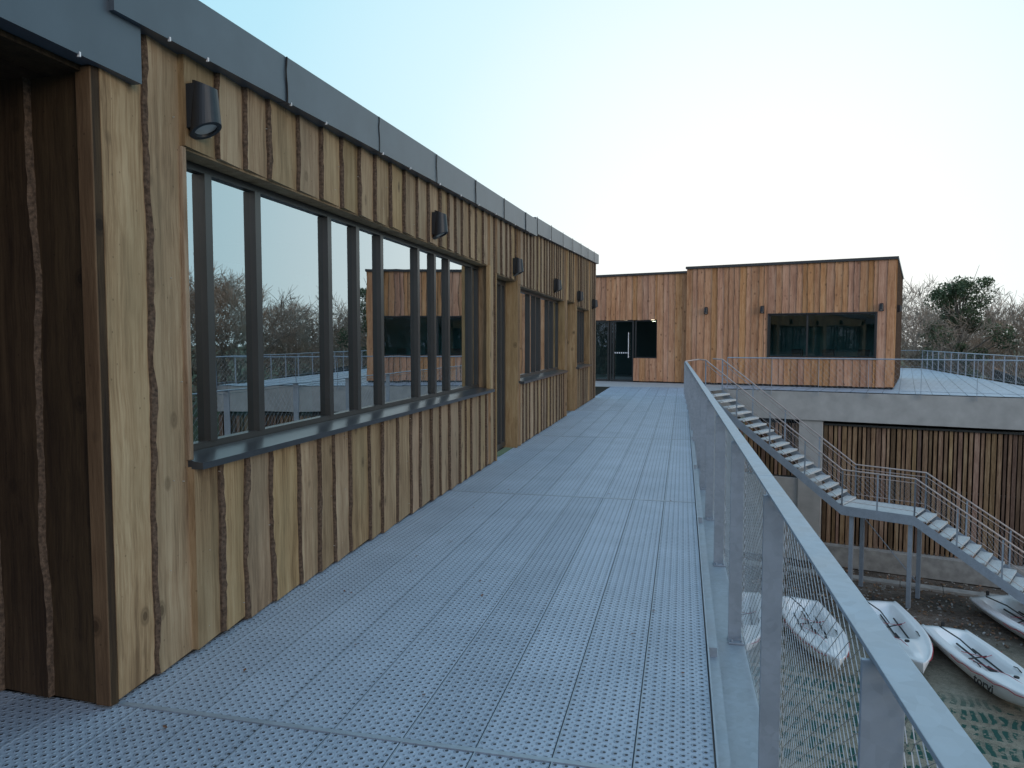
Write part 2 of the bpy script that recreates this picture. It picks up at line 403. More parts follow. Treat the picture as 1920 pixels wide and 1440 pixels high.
# ================================================================= FAR BUILDING
B2=empty('timber_clad_building')
A=V((.12,28.4,0)); D=V((.962,-.274,0)).normalized(); NN=V((-.274,-.962,0)).normalized()
mb=MB()
oR=A+NN*.0; oL=A-NN*.18
HR=4.30; HL=4.17
kw=dict(amp=.006,bark=.014,dz=.12,rag=.02)
def bR(a,b,z0,z1,sd): boards(mb,oR,D,NN,a,b,z0,lambda s:z1,.16,.27,sd,**kw)
bR(0,2.93,.06,HR,101); bR(2.93,6.44,.06,1.04,102); bR(2.93,6.44,2.57,HR,103); bR(6.44,6.95,.06,HR,104)
def bL(a,b,z0,z1,sd): boards(mb,oL,D,NN,a,b,z0,lambda s:z1,.16,.27,sd,**kw)
bL(-1.19,0,.04,HL,105); bL(-2.14,-1.19,.04,.94,106); bL(-4.2,-1.19,2.43,HL,107); bL(-6.5,-4.2,.04,HL,108)
boards(mb,A+D*6.95,-NN,D,0,9,.06,lambda s:HR,.16,.27,109,**kw)
mb.obj('timber_boards',[M_wood2,M_bark],B2)
mb=MB()
def bb(o_,a,b,z0,z1,q0,q1,m=0): mb.obox(o_+D*a+NN*q0+V((0,0,z0)),D*(b-a),NN*(q1-q0),V((0,0,z1-z0)),m)
bb(oR,0,2.93,0,HR,-.3,-.002);bb(oR,2.93,6.44,0,1.02,-.3,-.002);bb(oR,2.93,6.44,2.59,HR,-.3,-.002);bb(oR,6.44,6.948,0,HR,-.3,-.002)
bb(oL,-1.19,0,0,HL,-.3,-.002);bb(oL,-2.14,-1.19,0,.92,-.3,-.002);bb(oL,-4.2,-1.19,2.45,HL,-.3,-.002);bb(oL,-6.5,-4.2,0,HL,-.3,-.002)
bb(oR,6.7,6.948,0,HR,-9,-.301)
bb(oR,-6.5,6.7,-.02,.0,-9,-.301,1); bb(oR,-6.5,6.7,3.0,3.2,-9,-.301,1)
bb(oR,-6.5,.6,0,3.0,-6.1,-6,4); bb(oR,.7,6.7,0,3.0,-3.6,-3.5,2); bb(oR,.6,.7,0,3.0,-6,-.31,2)
for s in (3.3,4.4,5.6): bb(oR,s,s+.7,.7,.75,-2.2,-1.2,1); bb(oR,s+.1,s+.5,.4,1.3,-2.7,-2.4,1)
mb.obj('wall_core_and_rooms',[M_back,M_interf,M_inter2,M_conc,M_interd],B2)
mb=MB()
bb(oR,-.04,7.02,HR,HR+.09,-.4,.09);bb(oR,6.6,7.02,HR,HR+.09,-9,-.401); bb(oL,-6.5,-.0,HL,HL+.08,-.4,.09)
bb(oR,2.93,2.97,1.03,2.58,-.05,.05);bb(oR,6.40,6.44,1.03,2.58,-.05,.05);bb(oR,2.93,6.44,2.56,2.59,-.05,.05);bb(oR,2.9,6.47,1.0,1.03,-.05,.07)
mb.obj('parapet_and_trims',[M_frame],B2)
mb=MB(); gl=MB()
windowset(mb,gl,oR,D,NN,2.97,6.40,1.03,2.56,[4.25],depth=.06,fw=.045)
windowset(mb,gl,oL,D,NN,-2.1,-1.19,.94,2.43,[],depth=.06,fw=.045)
windowset(mb,gl,oL,D,NN,-3.15,-2.16,.02,2.43,[-3.0],depth=.06,fw=.06)
windowset(mb,gl,oL,D,NN,-4.2,-3.2,.02,2.43,[-3.8],depth=.06,fw=.06)
mb.obj('window_frames',[M_frame],B2); gl.obj('window_glass',[M_glass2],B2)
mb=MB()
hp=oL+D*-2.35+NN*.03
mb.tube([hp+V((0,0,.95)),hp+V((0,0,1.95))],.014,8)
for z in (1.0,1.9): mb.tube([hp+V((0,0,z)),hp-NN*.07+V((0,0,z))],.01,6)
for k in range(7): 
    p=oL+D*(-2.95+k*.09)-NN*.035+V((0,0,1.12)); mb.obox(p,D*.05,NN*.003,V((0,0,.05)))
mb.obj('door_handle_and_dots',[M_clip],B2)
me_,nt_,b_=newmat('lit_ceiling_lamp'); b_.inputs['Emission Color'].default_value=(1,.85,.6,1); b_.inputs['Emission Strength'].default_value=6
tcx=N(nt_,'ShaderNodeTexCoord'); nt_.links.new(ramp(nt_,noise_(nt_,tcx.outputs['Object'],3),[(.3,(.8,.75,.65)),(.7,(.9,.85,.75))]),b_.inputs['Base Color'])
mb=MB()
for s,q in ((-2.9,-3.0),(-2.3,-3.0),(-1.6,-3.0),(-2.9,-5.0),(-2.2,-5.0),(-3.5,-3.0),(-1.5,-5.0)):
    c=oR+D*s+NN*q+V((0,0,2.50)); mb.tube([c,c+V((0,0,.02))],.07,14)
mb.obj('ceiling_lamps',[me_],B2)
for s,oo in ((.75,oR),(2.75,oR),(6.55,oR)):
    p=oo+D*s+NN*.04; wall_lamp((p.x,p.y,2.74),NN)
p=A+D*6.99-NN*1.0; wall_lamp((p.x,p.y,2.72),D)

# ---- ground floor of far building
T0=V((1.25,25.9,0)); TD=V((.965,-.262,0)).normalized(); TN=V((-.262,-.965,0)).normalized()
GZ=-5.6
mb=MB()
def tb(a,b,z0,z1,q0,q1,m=0): mb.obox(T0+TD*a+TN*q0+V((0,0,z0)),TD*(b-a),TN*(q1-q0),V((0,0,z1-z0)),m)
tb(-6,10.3,-.95,-.03,-.4,0)
tb(2.55,3.27,GZ,-.951,-.55,-.06)
tb(-6,.6,GZ,-.951,-.55,-.10)
tb(.6,2.55,GZ,-2.9,-.55,-.12)
tb(3.27,10.3,GZ,-4.95,-.5,.10,1)
mb.obj('concrete_frame',[M_conc,M_conc2],B2,bevel=.01)
mb=MB(); tb(.6,10.3,GZ,-.951,-1.4,-1.3); mb.obox(T0+TD*10.2-TN*.4+V((0,0,GZ)),TD*.1,-TN*26,V((0,0,-GZ-.1))); mb.obj('dark_rear_wall',[M_back],B2)
mb=MB(); r=random.Random(5)
def slats(a,b,z0,z1):
    s=a
    while s<b-.05:
        w=r.uniform(.065,.13); mb.cur=r.random()
        tb(s,s+w,z0,z1,-.30,-.22+r.uniform(0,.02)); s+=w+r.uniform(.03,.05)
slats(.65,2.52,-2.85,-1.1); slats(3.3,10.25,-4.94,-1.1)
mb.obj('timber_slat_screen',[M_slat],B2)
mb=MB(); tb(3.3,10.25,-1.1,-1.04,-.33,-.15); tb(3.3,10.25,-3.0,-2.94,-.36,-.31); mb.obj('slat_rails',[M_frame],B2)

# ================================================================= DECKS
mb=MB(); r=random.Random(3)
W=.305; EX=.14
yj=[-3.5,2.655,7.4,12.15,16.9,21.6,26.0]
def plank(x0,x1,y0,y1,z=0):
    mb.cur=r.random(); g=.003
    mb.box(x0+g,x1-g,y0+g,y1-g,-.04,z+r.uniform(-.0008,.0008))
for k in range(9):
    x1=EX-k*W; 
    for j in range(len(yj)-1):
        x0=x1-W if j==0 else max(x1-W,-2.47)
        plank(x0,x1,yj[j],yj[j+1])
for k in range(9,14):
    x1=EX-k*W; plank(x1-W,x1,-3.5,2.655)
mb.obj('walkway_deck',[M_deck])
mb=MB()
for k in range(1,14):
    xx=EX-k*W
    y1=26.0 if xx>-2.4 else 2.6
    mb.box(xx-.003,xx+.003,-3.5,y1,-.03,-.005)
    mb.box(xx+.0031,xx+.0075,-3.5,y1,-.002,.0022,1)
for y in yj[1:-1]: mb.box(-2.40,EX,y-.0035,y+.0035,-.031,-.006); mb.box(-2.40,EX,y+.0041,y+.03,-.002,.0026,1)
mb.obj('deck_joint_strips',[M_seam,M_galv],bpy.data.objects['walkway_deck'])
mb=MB()
def poly(pts,z,m=0):
    i=len(mb.v); mb.v+=[(p[0],p[1],z) for p in pts]; mb.r+=[.5]*len(pts); mb.f.append(tuple(range(i,i+len(pts)))); mb.m.append(m)
poly([(-5,26.004),(.142,26.004),(.142,24.2),(.62,23.95),(1.32,25.2),(T0.x+.02,T0.y),(3.5,32),(-5,32)],-.006,0)
Tt=T0+TD*10.3
poly([(T0.x+.02,T0.y),(Tt.x,Tt.y),(13.9,48),(3,52)],-.004,1)
M_terr=simple('terrace_surface',(.36,.42,.50),.5,.1,.12,1.5)
M_apron=simple('concrete_apron',(.36,.37,.38),.8,0,.12,3)
mb.obj('roof_terrace',[M_apron,M_terr])
mb=MB()
for k in range(1,24):
    a=T0+TD*(k*.45)
    mb.obox(a+V((0,0,-.003)),TD*.008,-TN*25,V((0,0,.004)))
mb.obj('terrace_joints',[M_seam],bpy.data.objects['roof_terrace'])
mb=MB(); r=random.Random(12)
for k in range(60):
    x=r.choice((r.uniform(-2.3,-1.6),r.uniform(-2.3,.05))); y=r.uniform(2.2,14); s=r.uniform(.008,.02); a=r.uniform(0,6.28)
    u=V((math.cos(a),math.sin(a),r.uniform(-.2,.3)))*s; w_=V((-math.sin(a),math.cos(a),.1))*s*.5; c=V((x,y,.006+s*.2))
    mb.quad(c-u,c-w_,c+u,c+w_)
mb.obj('fallen_leaves',[simple('dead_leaf',(.16,.07,.04),.8)])

def rx(y): return .39-.0145*(y-1.5)
mb=MB()
mb.box(EX+.004,EX+.012,-3.5,24.1,-.12,.012)
mb.box(EX+.012,EX+.07,-3.5,24.1,-.13,-.10)
mb.obox(V((rx(-3.5)-.16,-3.5,-.31)),V((rx(23)-rx(-3.5),26.5,0)),V((.21,0,0)),V((0,0,.03)))
mb.obox(V((rx(-3.5)-.175,-3.5,-.31)),V((rx(23)-rx(-3.5),26.5,0)),V((.014,0,0)),V((0,0,.20)))
mb.obox(V((rx(-3.5)-.16,-3.5,-.6)),V((rx(23)-rx(-3.5),26.5,0)),V((.012,0,0)),V((0,0,.289)))
mb.obj('edge_beam',[M_galv],bpy.data.objects['walkway_deck'])
mb=MB()
for y in range(-2,24,3): mb.box(-2.6,.2,y,y+.1,-.35,-.05)
for y in (4,10,16,22):
    mb.tube([(-.6,y,-5.6),(-.6,y,-.35)],.09,12)
mb.obj('deck_beams_and_columns',[M_galv],bpy.data.objects['walkway_deck'])
mb=MB(); mb.box(-2.9,-2.6,-6,24,-5.6,-.36); mb.obj('lower_wall',[M_conc],B1)

def wiremesh(mb,p0,p1,z0a,z1a,z0b,z1b,a,bh,rad,sides=3,m=0):
    p0=V((p0[0],p0[1],0));p1=V((p1[0],p1[1],0)); L=(p1-p0).length; dr=(p1-p0)/L
    nw=max(2,int(L/a)); 
    for i in range(nw+1):
        s=i*L/nw; t=s/L; z0=z0a+(z0b-z0a)*t; z1=z1a+(z1b-z1a)*t
        k=max(2,int((z1-z0)/bh)); pts=[]
        for j in range(k+1):
            off=(a*.48)*(1 if (j+i)%2 else -1)
            so=min(max(s+off,0),L)
            pts.append(p0+dr*so+V((0,0,z0+(z1-z0)*j/k)))
        mb.tube(pts,rad,sides,m,cap=False)

RAIL=empty('guard_railing')
post_y=[-.1,1.5,3.05,4.68,6.3]+[6.3+1.62*i for i in range(1,11)]
mb=MB()
for y in post_y:
    x=rx(y); mb.box(x-.045,x+.035,y,y+.011,-.28,.985)
    mb.box(x-.045,x+.06,y-.05,y+.06,-.279,-.268)
    for dx in (-.025,.035): mb.tube([(x+dx,y-.03,-.27),(x+dx,y-.03,-.255)],.009,6)
mb.obj('posts',[M_galv],RAIL,bevel=.002)
mb=MB()
for (a,b) in ((-1.5,3.42),(3.424,9.8),(9.804,16.2),(16.204,22.6)):
    mb.obox(V((rx(a)-.03,a,.988)),V((rx(b)-rx(a),b-a,0)),V((.068,0,0)),V((0,0,.012)))
mb.box(rx(3.42)-.02,rx(3.42)+.028,3.30,3.54,.978,.9875)
mb.obj('handrail',[M_galv],RAIL,bevel=.002)
mb=MB()
for i in range(len(post_y)-1):
    y0,y1=post_y[i],post_y[i+1]
    near=i<4
    x0,x1=rx(y0)+.045,rx(y1)+.045
    wiremesh(mb,(x0,y0+.02),(x1,y1-.01),-.24,.95,-.24,.95,.036 if near else .05,.026 if near else .05,.0014 if near else .0018)
    mb.tube([(x0,y0,.95),(x1,y1,.95)],.004,5); mb.tube([(x0,y0,-.24),(x1,y1,-.24)],.004,5)
mb.obj('wire_mesh',[M_wire],RAIL)
mb=MB(); 
y=1.35; x=rx(y)+.05
mb.tube([(x+.0,y+.22,.60),(x+.012,y+.22,.60)],.05,20)
y=3.3; mb.tube([(rx(y)+.05,y+.5,.83),(rx(y)+.06,y+.5,.83)],.025,16)
mb.obj('fixing_discs',[M_galv],RAIL)

TR=empty('terrace_railing')
mb=MB(); wm=MB()
def railing(p0,p1,zt=1.05,sp=1.5,a=.08):
    p0=V((*p0,0));p1=V((*p1,0));L=(p1-p0).length;dr=(p1-p0)/L; k=max(1,round(L/sp)); nn=V((-dr.y,dr.x,0))
    for i in range(k+1):
        p=p0+dr*(L*i/k); mb.obox(p-dr*.006-nn*.025+V((0,0,-.15)),dr*.012,nn*.05,V((0,0,zt+.14)))
    mb.tube([p0+V((0,0,zt)),p1+V((0,0,zt))],.02,8)
    mb.tube([p0+V((0,0,.08)),p1+V((0,0,.08))],.006,5)
    wiremesh(wm,p0.to_2d(),p1.to_2d(),.08,zt-.03,.08,zt-.03,a,a,.0022)
ts=T0+TD*.25+TN*.05; te=T0+TD*10.3+TN*.05
railing(ts.to_2d()[:],te.to_2d()[:])
railing((te.x,te.y),(13.9,48),a=.12); railing((13.9,48),(6,50),a=.15)
mb.obj('posts_and_rail',[M_galv],TR); wm.obj('wire_mesh',[M_wire],TR)

# ================================================================= STAIRCASE
ST=empty('external_staircase')
E=V((.88,-.48,0)).normalized(); PD=V((-.48,-.88,0)).normalized()
Sf=V((1.3,25.2,0)); WID=1.25
mb=MB(); tr=MB(); hr=MB(); wm=MB()
run1=4.25; n1=17; dz1=3.05; land=1.85; n2=15; run2=4.0; dz2=2.55
def S(s,q,z): return Sf+E*s+PD*q+V((0,0,z))
def flight(s0,z0,run,nr,dz):
    for i in range(nr):
        s=s0+run*i/nr; z=z0-dz*(i+.6)/nr
        tr.obox(S(s+.01,.03,z-.03),E*(run/nr+.02),PD*(WID-.06),V((0,0,.03)))
        tr.obox(S(s+run/nr+.02,.03,z-.055),E*.012,PD*(WID-.06),V((0,0,.05)))
def stringer(q,s0,z0,s1,z1,h=.26):
    mb.obox(S(s0,q,z0-h),S(s1,q,z1)-S(s0,q,z0),PD*.014,V((0,0,h)))
flight(0,0,run1,n1,dz1); flight(run1+land,-dz1,run2,n2,dz2)
for q in (0,WID-.012):
    stringer(q,0,0.0,run1,-dz1); stringer(q,run1,-dz1,run1+land,-dz1); stringer(q,run1+land,-dz1,run1+land+run2,-dz1-dz2+.05)
tr.obox(S(run1+.01,.02,-dz1-.04),E*(land-.02),PD*(WID-.04),V((0,0,.035)))
H=1.0
for q in (.03,WID-.03):
    pts=[S(-.35,q,H+.02),S(0,q,H),S(run1,q,H-dz1+.02),S(run1+land,q,H-dz1),S(run1+land+run2,q,H-dz1-dz2+.05)]
    if q>.5: pts[0]=V((rx(22.6),22.6,1.0)); pts.insert(1,S(-.25,q,H+.02))
    hr.tube(pts,.022,8)
    hr.tube([p-V((0,0,.12)) for p in pts[-4:]],.012,6)
    hr.tube([p-V((0,0,.88)) for p in pts[-4:]],.008,6)
    segs=[(0,0,run1,-dz1,4),(run1,-dz1,run1+land,-dz1,2),(run1+land,-dz1,run1+land+run2,-dz1-dz2,4)]
    for s0,z0,s1,z1,k in segs:
        for i in range(k+1):
            t=i/k; s=s0+(s1-s0)*t; z=z0+(z1-z0)*t
            mb.obox(S(s-.02,q-.006,z-.2),E*.04,PD*.012,V((0,0,H+.19)))
        a=S(s0,q,0);b=S(s1,q,0)
        wiremesh(wm,(a.x,a.y),(b.x,b.y),z0+.1,z0+H-.13,z1+.1,z1+H-.13,.07,.07,.002)
for s in (run1+.25,run1+land-.1):
    for q in (.12,WID-.12):
        mb.obox(S(s-.05,q-.05,GZ),E*.1,PD*.1,V((0,0,-GZ-dz1-.2)))
mb.tube([S(run1+.25,.12,-3.5),S(run1+land-.1,.12,-5.2)],.015,6)
mb.obj('stringers_and_posts',[M_galv],ST); tr.obj('treads_and_landing',[M_tread],ST); hr.obj('handrails',[M_rail2],ST,smooth=True); wm.obj('wire_mesh',[M_wire],ST)

# ================================================================= DINGHIES
def dinghy(bow,stern,z,text=False,roll=0,seed=0):
    mb=MB(); L=4.0; NT=44; NS=20
    def hb(t):
        if t<.4: return .54+.11*math.sin(t/.4*math.pi/2)
        u=(t-.4)/.6; return .65*max(0,(1-u**2.1))**.8
    sst=lambda a,b,x: (lambda q:q*q*(3-2*q))(min(1,max(0,(x-a)/(b-a))))
    def gz(t): return .36+.15*t*t
    def top(t,s):
        c=.03*(1-s*s)
        w=sst(.04,.09,t)*(1-sst(.56,.64,t))*(1-sst(.50,.60,abs(s)))
        w2=sst(.10,.14,t)*(1-sst(.5,.55,t))*sst(.05,.09,abs(s))*(1-sst(.36,.42,abs(s)))
        lip=.03*sst(.86,.9,abs(s))*(1-sst(.96,1.0,abs(s)))
        fd=.05*sst(.64,.7,t)*(1-sst(.3,.42,abs(s)))*(1-sst(.88,.94,t))
        return gz(t)+c+lip+fd-.20*w-.08*w2
    def bot(t,s):
        k=.0+.30*sst(.6,1,t)**1.5
        return k+(gz(t)-.03-k)*abs(s)**3.2
    idx={}
    for side,fn in ((0,top),(1,bot)):
        for i in range(NT+1):
            t=i/NT; tt=1-(1-t)**1.25
            for j in range(NS+1):
                s=-1+2*j/NS; s=math.copysign(abs(s)**.85,s)
                flare=1.0 if side==0 else .985
                idx[side,i,j]=len(mb.v); mb.v.append((s*hb(tt)*flare,(tt-.5)*L + (0),fn(tt,s))); mb.r.append(.5)
    for side in (0,1):
        for i in range(NT):
            for j in range(NS):
                q=(idx[side,i,j],idx[side,i,j+1],idx[side,i+1,j+1],idx[side,i+1,j])
                if side: q=q[::-1]
                mb.f.append(q); mb.m.append(0)
    for i in range(NT):
        for j in (0,NS):
            q=(idx[0,i,j],idx[0,i+1,j],idx[1,i+1,j],idx[1,i,j]); mb.f.append(q if j==0 else q[::-1]); mb.m.append(0)
    for j in range(NS): mb.f.append((idx[0,0,j],idx[1,0,j],idx[1,0,j+1],idx[0,0,j+1])); mb.m.append(0)
    root=mb.obj('dinghy',[M_white],smooth=True)
    f=MB()
    f.tube([(0,(-.02)*L,gz(.48)-.10),(0,.1*L,gz(.6)-.08)],.03,8)
    f.tube([(.28,-.42*L,.5),(.05,-.30*L,.42),(0,-.15*L,.36)],.016,6)
    f.obox(V((-.03,-.52*L,.05)),V((.06,0,0)),V((0,-.05,0)),V((0,0,.42)))
    f.tube([(-.35,-.2*L,.26),(.35,-.1*L,.26)],.015,6); f.tube([(0,-.35*L,.24),(0,.05*L,.26)],.022,6)
    f.tube([(0,.22*L,gz(.72)+.07),(0,.22*L,gz(.72)+.11)],.05,14)
    for sx in (-1,1):
        f.tube([(sx*.40,.02*L,gz(.5)+.04),(sx*.40,.05*L,gz(.5)+.07),(sx*.40,.09*L,gz(.5)+.04)],.012,5)
        f.tube([(sx*.25,-.3*L,.235),(sx*.25,.05*L,.25)],.02,5)
    f.obj('black_fittings',[M_black],root)
    q=MB()
    for sx in (-1,1):
        pts=[]
        for k in range(15):
            t=.42+.52*k/14; pts.append((sx*(hb(t)*1.005+.006),(t-.5)*L,gz(t)-.02-.04*math.sin(k*.9)**2))
        q.tube(pts,.008,5)
    q.tube([(.2,-.1*L,.3),(.35,.05*L,.45),(.1,.2*L,.52),(0,.4*L,.54)],.006,5)
    q.tube([(-hb(.3),-.2*L,.4),(-.2,-.15*L,.3),(.2,-.2*L,.29)],.006,5)
    q.obj('red_ropes',[M_red],root)
    if text:
        c=bpy.data.curves.new('lettering','FONT'); c.body='torvi'; c.size=.27; c.extrude=.002; c.align_x='CENTER'; c.offset=.004
        to=bpy.data.objects.new('lettering',c); scene.collection.objects.link(to); c.materials.append(M_black)
        t=.70; px=hb(t)+.02; y0=(t-.5)*L
        sl=(hb(t+.02)-hb(t-.02))/(.04*L)
        ax=V((sl,1,0)).normalized(); up=V((.10,0,1)).normalized(); up=(up-ax*up.dot(ax)).normalized(); nz=ax.cross(up)
        mt=Matrix((ax,up,nz)).transposed().to_4x4(); mt.translation=V((px,y0,.19)); to.parent=root; to.matrix_local=mt
    b=V((*bow,0)); s=V((*stern,0)); c=(b+s)/2; dr=(b-s).normalized()
    root.location=(c.x,c.y,z); root.rotation_euler=(R.uniform(-.02,.02),roll,math.atan2(-dr.x,dr.y))
    return root
dinghy((1.40,16.4),(1.6,20.4),GZ+.02,roll=.07)
dinghy((3.25,16.2),(3.0,20.2),GZ+.02,roll=-.09)
dinghy((4.98,16.4),(4.98,20.4),GZ+.02,roll=.06)
dinghy((6.62,14.9),(6.1,18.9),GZ+.03,text=True,roll=-.10)
dinghy((8.8,17.6),(8.1,21.6),GZ+.02,roll=.09)

# ================================================================= GROUND
def groundmat():
    m,nt,b=newmat('ground_mat'); tc=N(nt,'ShaderNodeTexCoord'); P=tc.outputs['Object']
    sp=N(nt,'ShaderNodeSeparateXYZ'); nt.links.new(P,sp.inputs[0])
    n1=noise_(nt,P,.6,6); n2=noise_(nt,P,9,6,.7); n3=noise_(nt,P,60,3,.7)
    s=math_(nt,'ADD',math_(nt,'MULTIPLY',n1,.3),math_(nt,'ADD',math_(nt,'MULTIPLY',n2,.3),math_(nt,'MULTIPLY',n3,.4)))
    sand=ramp(nt,s,[(.40,(.13,.112,.085)),(.5,(.26,.23,.175)),(.60,(.40,.36,.29))])
    soil=ramp(nt,s,[(.40,(.03,.024,.018)),(.5,(.10,.078,.06)),(.60,(.25,.20,.165))])
    y=math_(nt,'ADD',math_(nt,'ADD',sp.outputs[1],math_(nt,'MULTIPLY',sp.outputs[0],.27)),math_(nt,'MULTIPLY',n1,2.0))
    mk=ramp(nt,math_(nt,'DIVIDE',y,40),[(.50,(0,0,0)),(.58,(1,1,1))])
    col=mixc(nt,mk,sand,soil)
    mp=N(nt,'ShaderNodeMapping'); mp.inputs['Rotation'].default_value=(0,0,.25); nt.links.new(P,mp.inputs['Vector'])
    wn=N(nt,'ShaderNodeTexNoise'); wn.inputs['Scale'].default_value=1.5; nt.links.new(mp.outputs[0],wn.inputs['Vector'])
    va=N(nt,'ShaderNodeVectorMath',operation='MULTIPLY_ADD'); nt.links.new(wn.outputs['Color'],va.inputs[0]); va.inputs[1].default_value=(.3,.3,0); nt.links.new(mp.outputs[0],va.inputs[2])
    s2=N(nt,'ShaderNodeSeparateXYZ'); nt.links.new(va.outputs[0],s2.inputs[0])
    ribs=ramp(nt,math_(nt,'FRACT',math_(nt,'MULTIPLY',s2.outputs[0],6.0)),[(.52,(1,1,1)),(.62,(0,0,0))])
    rows=ramp(nt,math_(nt,'FRACT',math_(nt,'MULTIPLY',s2.outputs[1],1.6)),[(.68,(1,1,1)),(.74,(0,0,0))])
    nm=noise_(nt,P,1.7,6,.75)
    msk=math_(nt,'MULTIPLY',ramp(nt,nm,[(.46,(0,0,0)),(.49,(1,1,1))]),math_(nt,'MULTIPLY',rows,math_(nt,'MULTIPLY_ADD',ribs,.75,.25)))
    ylim=ramp(nt,math_(nt,'DIVIDE',y,40),[(.455,(1,1,1)),(.48,(0,0,0))])
    msk=math_(nt,'MULTIPLY',msk,ylim)
    col=mixc(nt,msk,col,(.012,.075,.06))
    d=N(nt,'ShaderNodeVectorMath',operation='LENGTH'); nt.links.new(P,d.inputs[0])
    g=ramp(nt,s,[(.35,(.03,.045,.015)),(.6,(.09,.11,.045))])
    col=mixc(nt,ramp(nt,math_(nt,'DIVIDE',d.outputs['Value'],100),[(.34,(0,0,0)),(.42,(1,1,1))]),col,g)
    nt.links.new(col,b.inputs['Base Color']); b.inputs['Roughness'].default_value=.95
    bump(nt,b,s,.8,.06); return m
mb=MB()
K=60
def gsp(i): 
    t=i/K*2-1; return math.copysign(abs(t)**3*900+abs(t)*30,t)
ids={}
for i in range(K+1):
    for j in range(K+1):
        x=gsp(i);y=gsp(j)+10; dd=math.hypot(x,y-10)
        z=GZ+ .05*noise.noise(V((x*.3,y*.3,0)))*(1 if dd<60 else 3)
        ids[i,j]=len(mb.v); mb.v.append((x,y,z-.03)); mb.r.append(.5)
for i in range(K):
    for j in range(K): mb.f.append((ids[i,j],ids[i+1,j],ids[i+1,j+1],ids[i,j+1])); mb.m.append(0)
mb.obj('ground',[groundmat()],smooth=True)
mb=MB()
def pth(a,b,q0,q1,z0,z1): mb.obox(T0+TD*a+TN*q0+V((0,0,z0)),TD*(b-a),TN*(q1-q0),V((0,0,z1-z0)))
for k in range(12): mb.cur=R.random(); pth(-1+k*1.1,-1+k*1.1+1.09,.9,1.25,GZ-.1,GZ+.05)
mb.obj('stone_kerb',[M_conc2],bevel=.02)
mb=MB(); r=random.Random(9)
for k in range(1800):
    s=r.uniform(-1,10);q=r.uniform(.15,5.0); p=T0+TD*s+TN*q; z=GZ-.02; w=r.uniform(.015,.06)
    c=V((p.x,p.y,z+w*.4)); ang=r.uniform(0,3); a=V((math.cos(ang),math.sin(ang),r.uniform(-.3,.3)))*w*r.uniform(.6,2); b=V((-math.sin(ang),math.cos(ang),0))*w*.7
    mb.cur=r.random(); mb.obox(c,a,b,V((0,0,w*.5)),r.choice((0,0,1)))
mb.obj('bark_mulch_and_stones',[M_slat,M_conc2])

# ================================================================= TREES
M_twig=simple('bare_twigs',(.30,.235,.18),.9,0,.35,1)
M_twig2=simple('bare_twigs_reddish',(.42,.275,.185),.9,0,.3,1)
M_trunk=simple('tree_bark',(.17,.14,.11),.95,0,.3,6,.5)
def leafm(name,a,b_):
    m,nt,b=newmat(name); at=N(nt,'ShaderNodeAttribute',attribute_name='rnd')
    nt.links.new(ramp(nt,at.outputs['Fac'],[(0,a),(1,b_)]),b.inputs['Base Color']); b.inputs['Roughness'].default_value=.7
    return m
M_ivy=leafm('ivy_leaves',(.03,.052,.022),(.13,.17,.075))
def bare_tree_mesh(seed,h,spread=1.0,depth=6):
    r=random.Random(seed); mb=MB()
    def br(p,dirv,L,rad,lv):
        k=3 if lv<5 else 2; pts=[p];rd=[rad]; q=p.copy(); dv=dirv.copy()
        for i in range(k):
            dv=(dv+V((r.gauss(0,.13),r.gauss(0,.13),r.gauss(0,.08)+.03))).normalized(); q=q+dv*L/k; pts.append(q.copy()); rd.append(rad*(1-.35*(i+1)/k))
        mb.tube(pts,rd,6 if lv<2 else (4 if lv<4 else 3),0 if lv<3 else 1,cap=False)
        if lv>=depth: return
        nb=r.choice((2,3,3)) if lv<2 else (3 if lv<depth-1 else 6)
        for b in range(nb):
            idx=k if b==0 else r.randint(max(1,k-2),k); pp=pts[idx]
            ax=V((r.gauss(0,1),r.gauss(0,1),r.gauss(0,.6))); ax=(ax-dv*ax.dot(dv)).normalized()
            an=r.uniform(.3,.85)*spread
            nd=(dv*math.cos(an)+ax*math.sin(an)+V((0,0,.10))).normalized()
            br(pp,nd,L*r.uniform(.62,.84),max(rd[idx]*r.uniform(.5,.68),.010),lv+1)
    br(V((0,0,0)),V((r.gauss(0,.05),r.gauss(0,.05),1)).normalized(),h*.27,h*.015,0)
    mz=max(v[2] for v in mb.v); k=h/mz; mb.v=[(v[0]*k,v[1]*k,v[2]*k) for v in mb.v]
    return mb
tm=[]
for i in range(4):
    mbt=bare_tree_mesh(20+i,10,1.0,6)
    ob=mbt.obj('tmp',[M_trunk,M_twig if i%2 else M_twig2]); tm.append(ob.data); bpy.data.objects.remove(ob)
DT=empty('distant_trees')
r=random.Random(44)
def inst(me,name,x,y,s,parent=None,z=GZ):
    o=bpy.data.objects.new(name,me); scene.collection.objects.link(o); o.location=(x,y,z-.1); o.scale=(s*r.uniform(.9,1.15),s*r.uniform(.9,1.15),s)
    o.rotation_euler=(0,0,r.uniform(0,6.28)); o.parent=parent; return o
for ring,(rad,cnt,s0,s1) in enumerate(((56,52,.85,1.1),(66,60,.95,1.2),(80,66,1.05,1.35),(100,72,1.2,1.6))):
    for k in range(cnt):
        az=math.radians(9+ 232*k/cnt + r.uniform(-2,2)); rr=rad*r.uniform(.93,1.07)
        x=math.sin(az)*rr;y=math.cos(az)*rr
        s=r.uniform(s0,s1)
        if az<math.radians(15): s=min(s,1.0)
        if az>math.radians(27): s*=1.28
        inst(r.choice(tm),'woodland_tree',x,y,s,DT)
mb=MB()
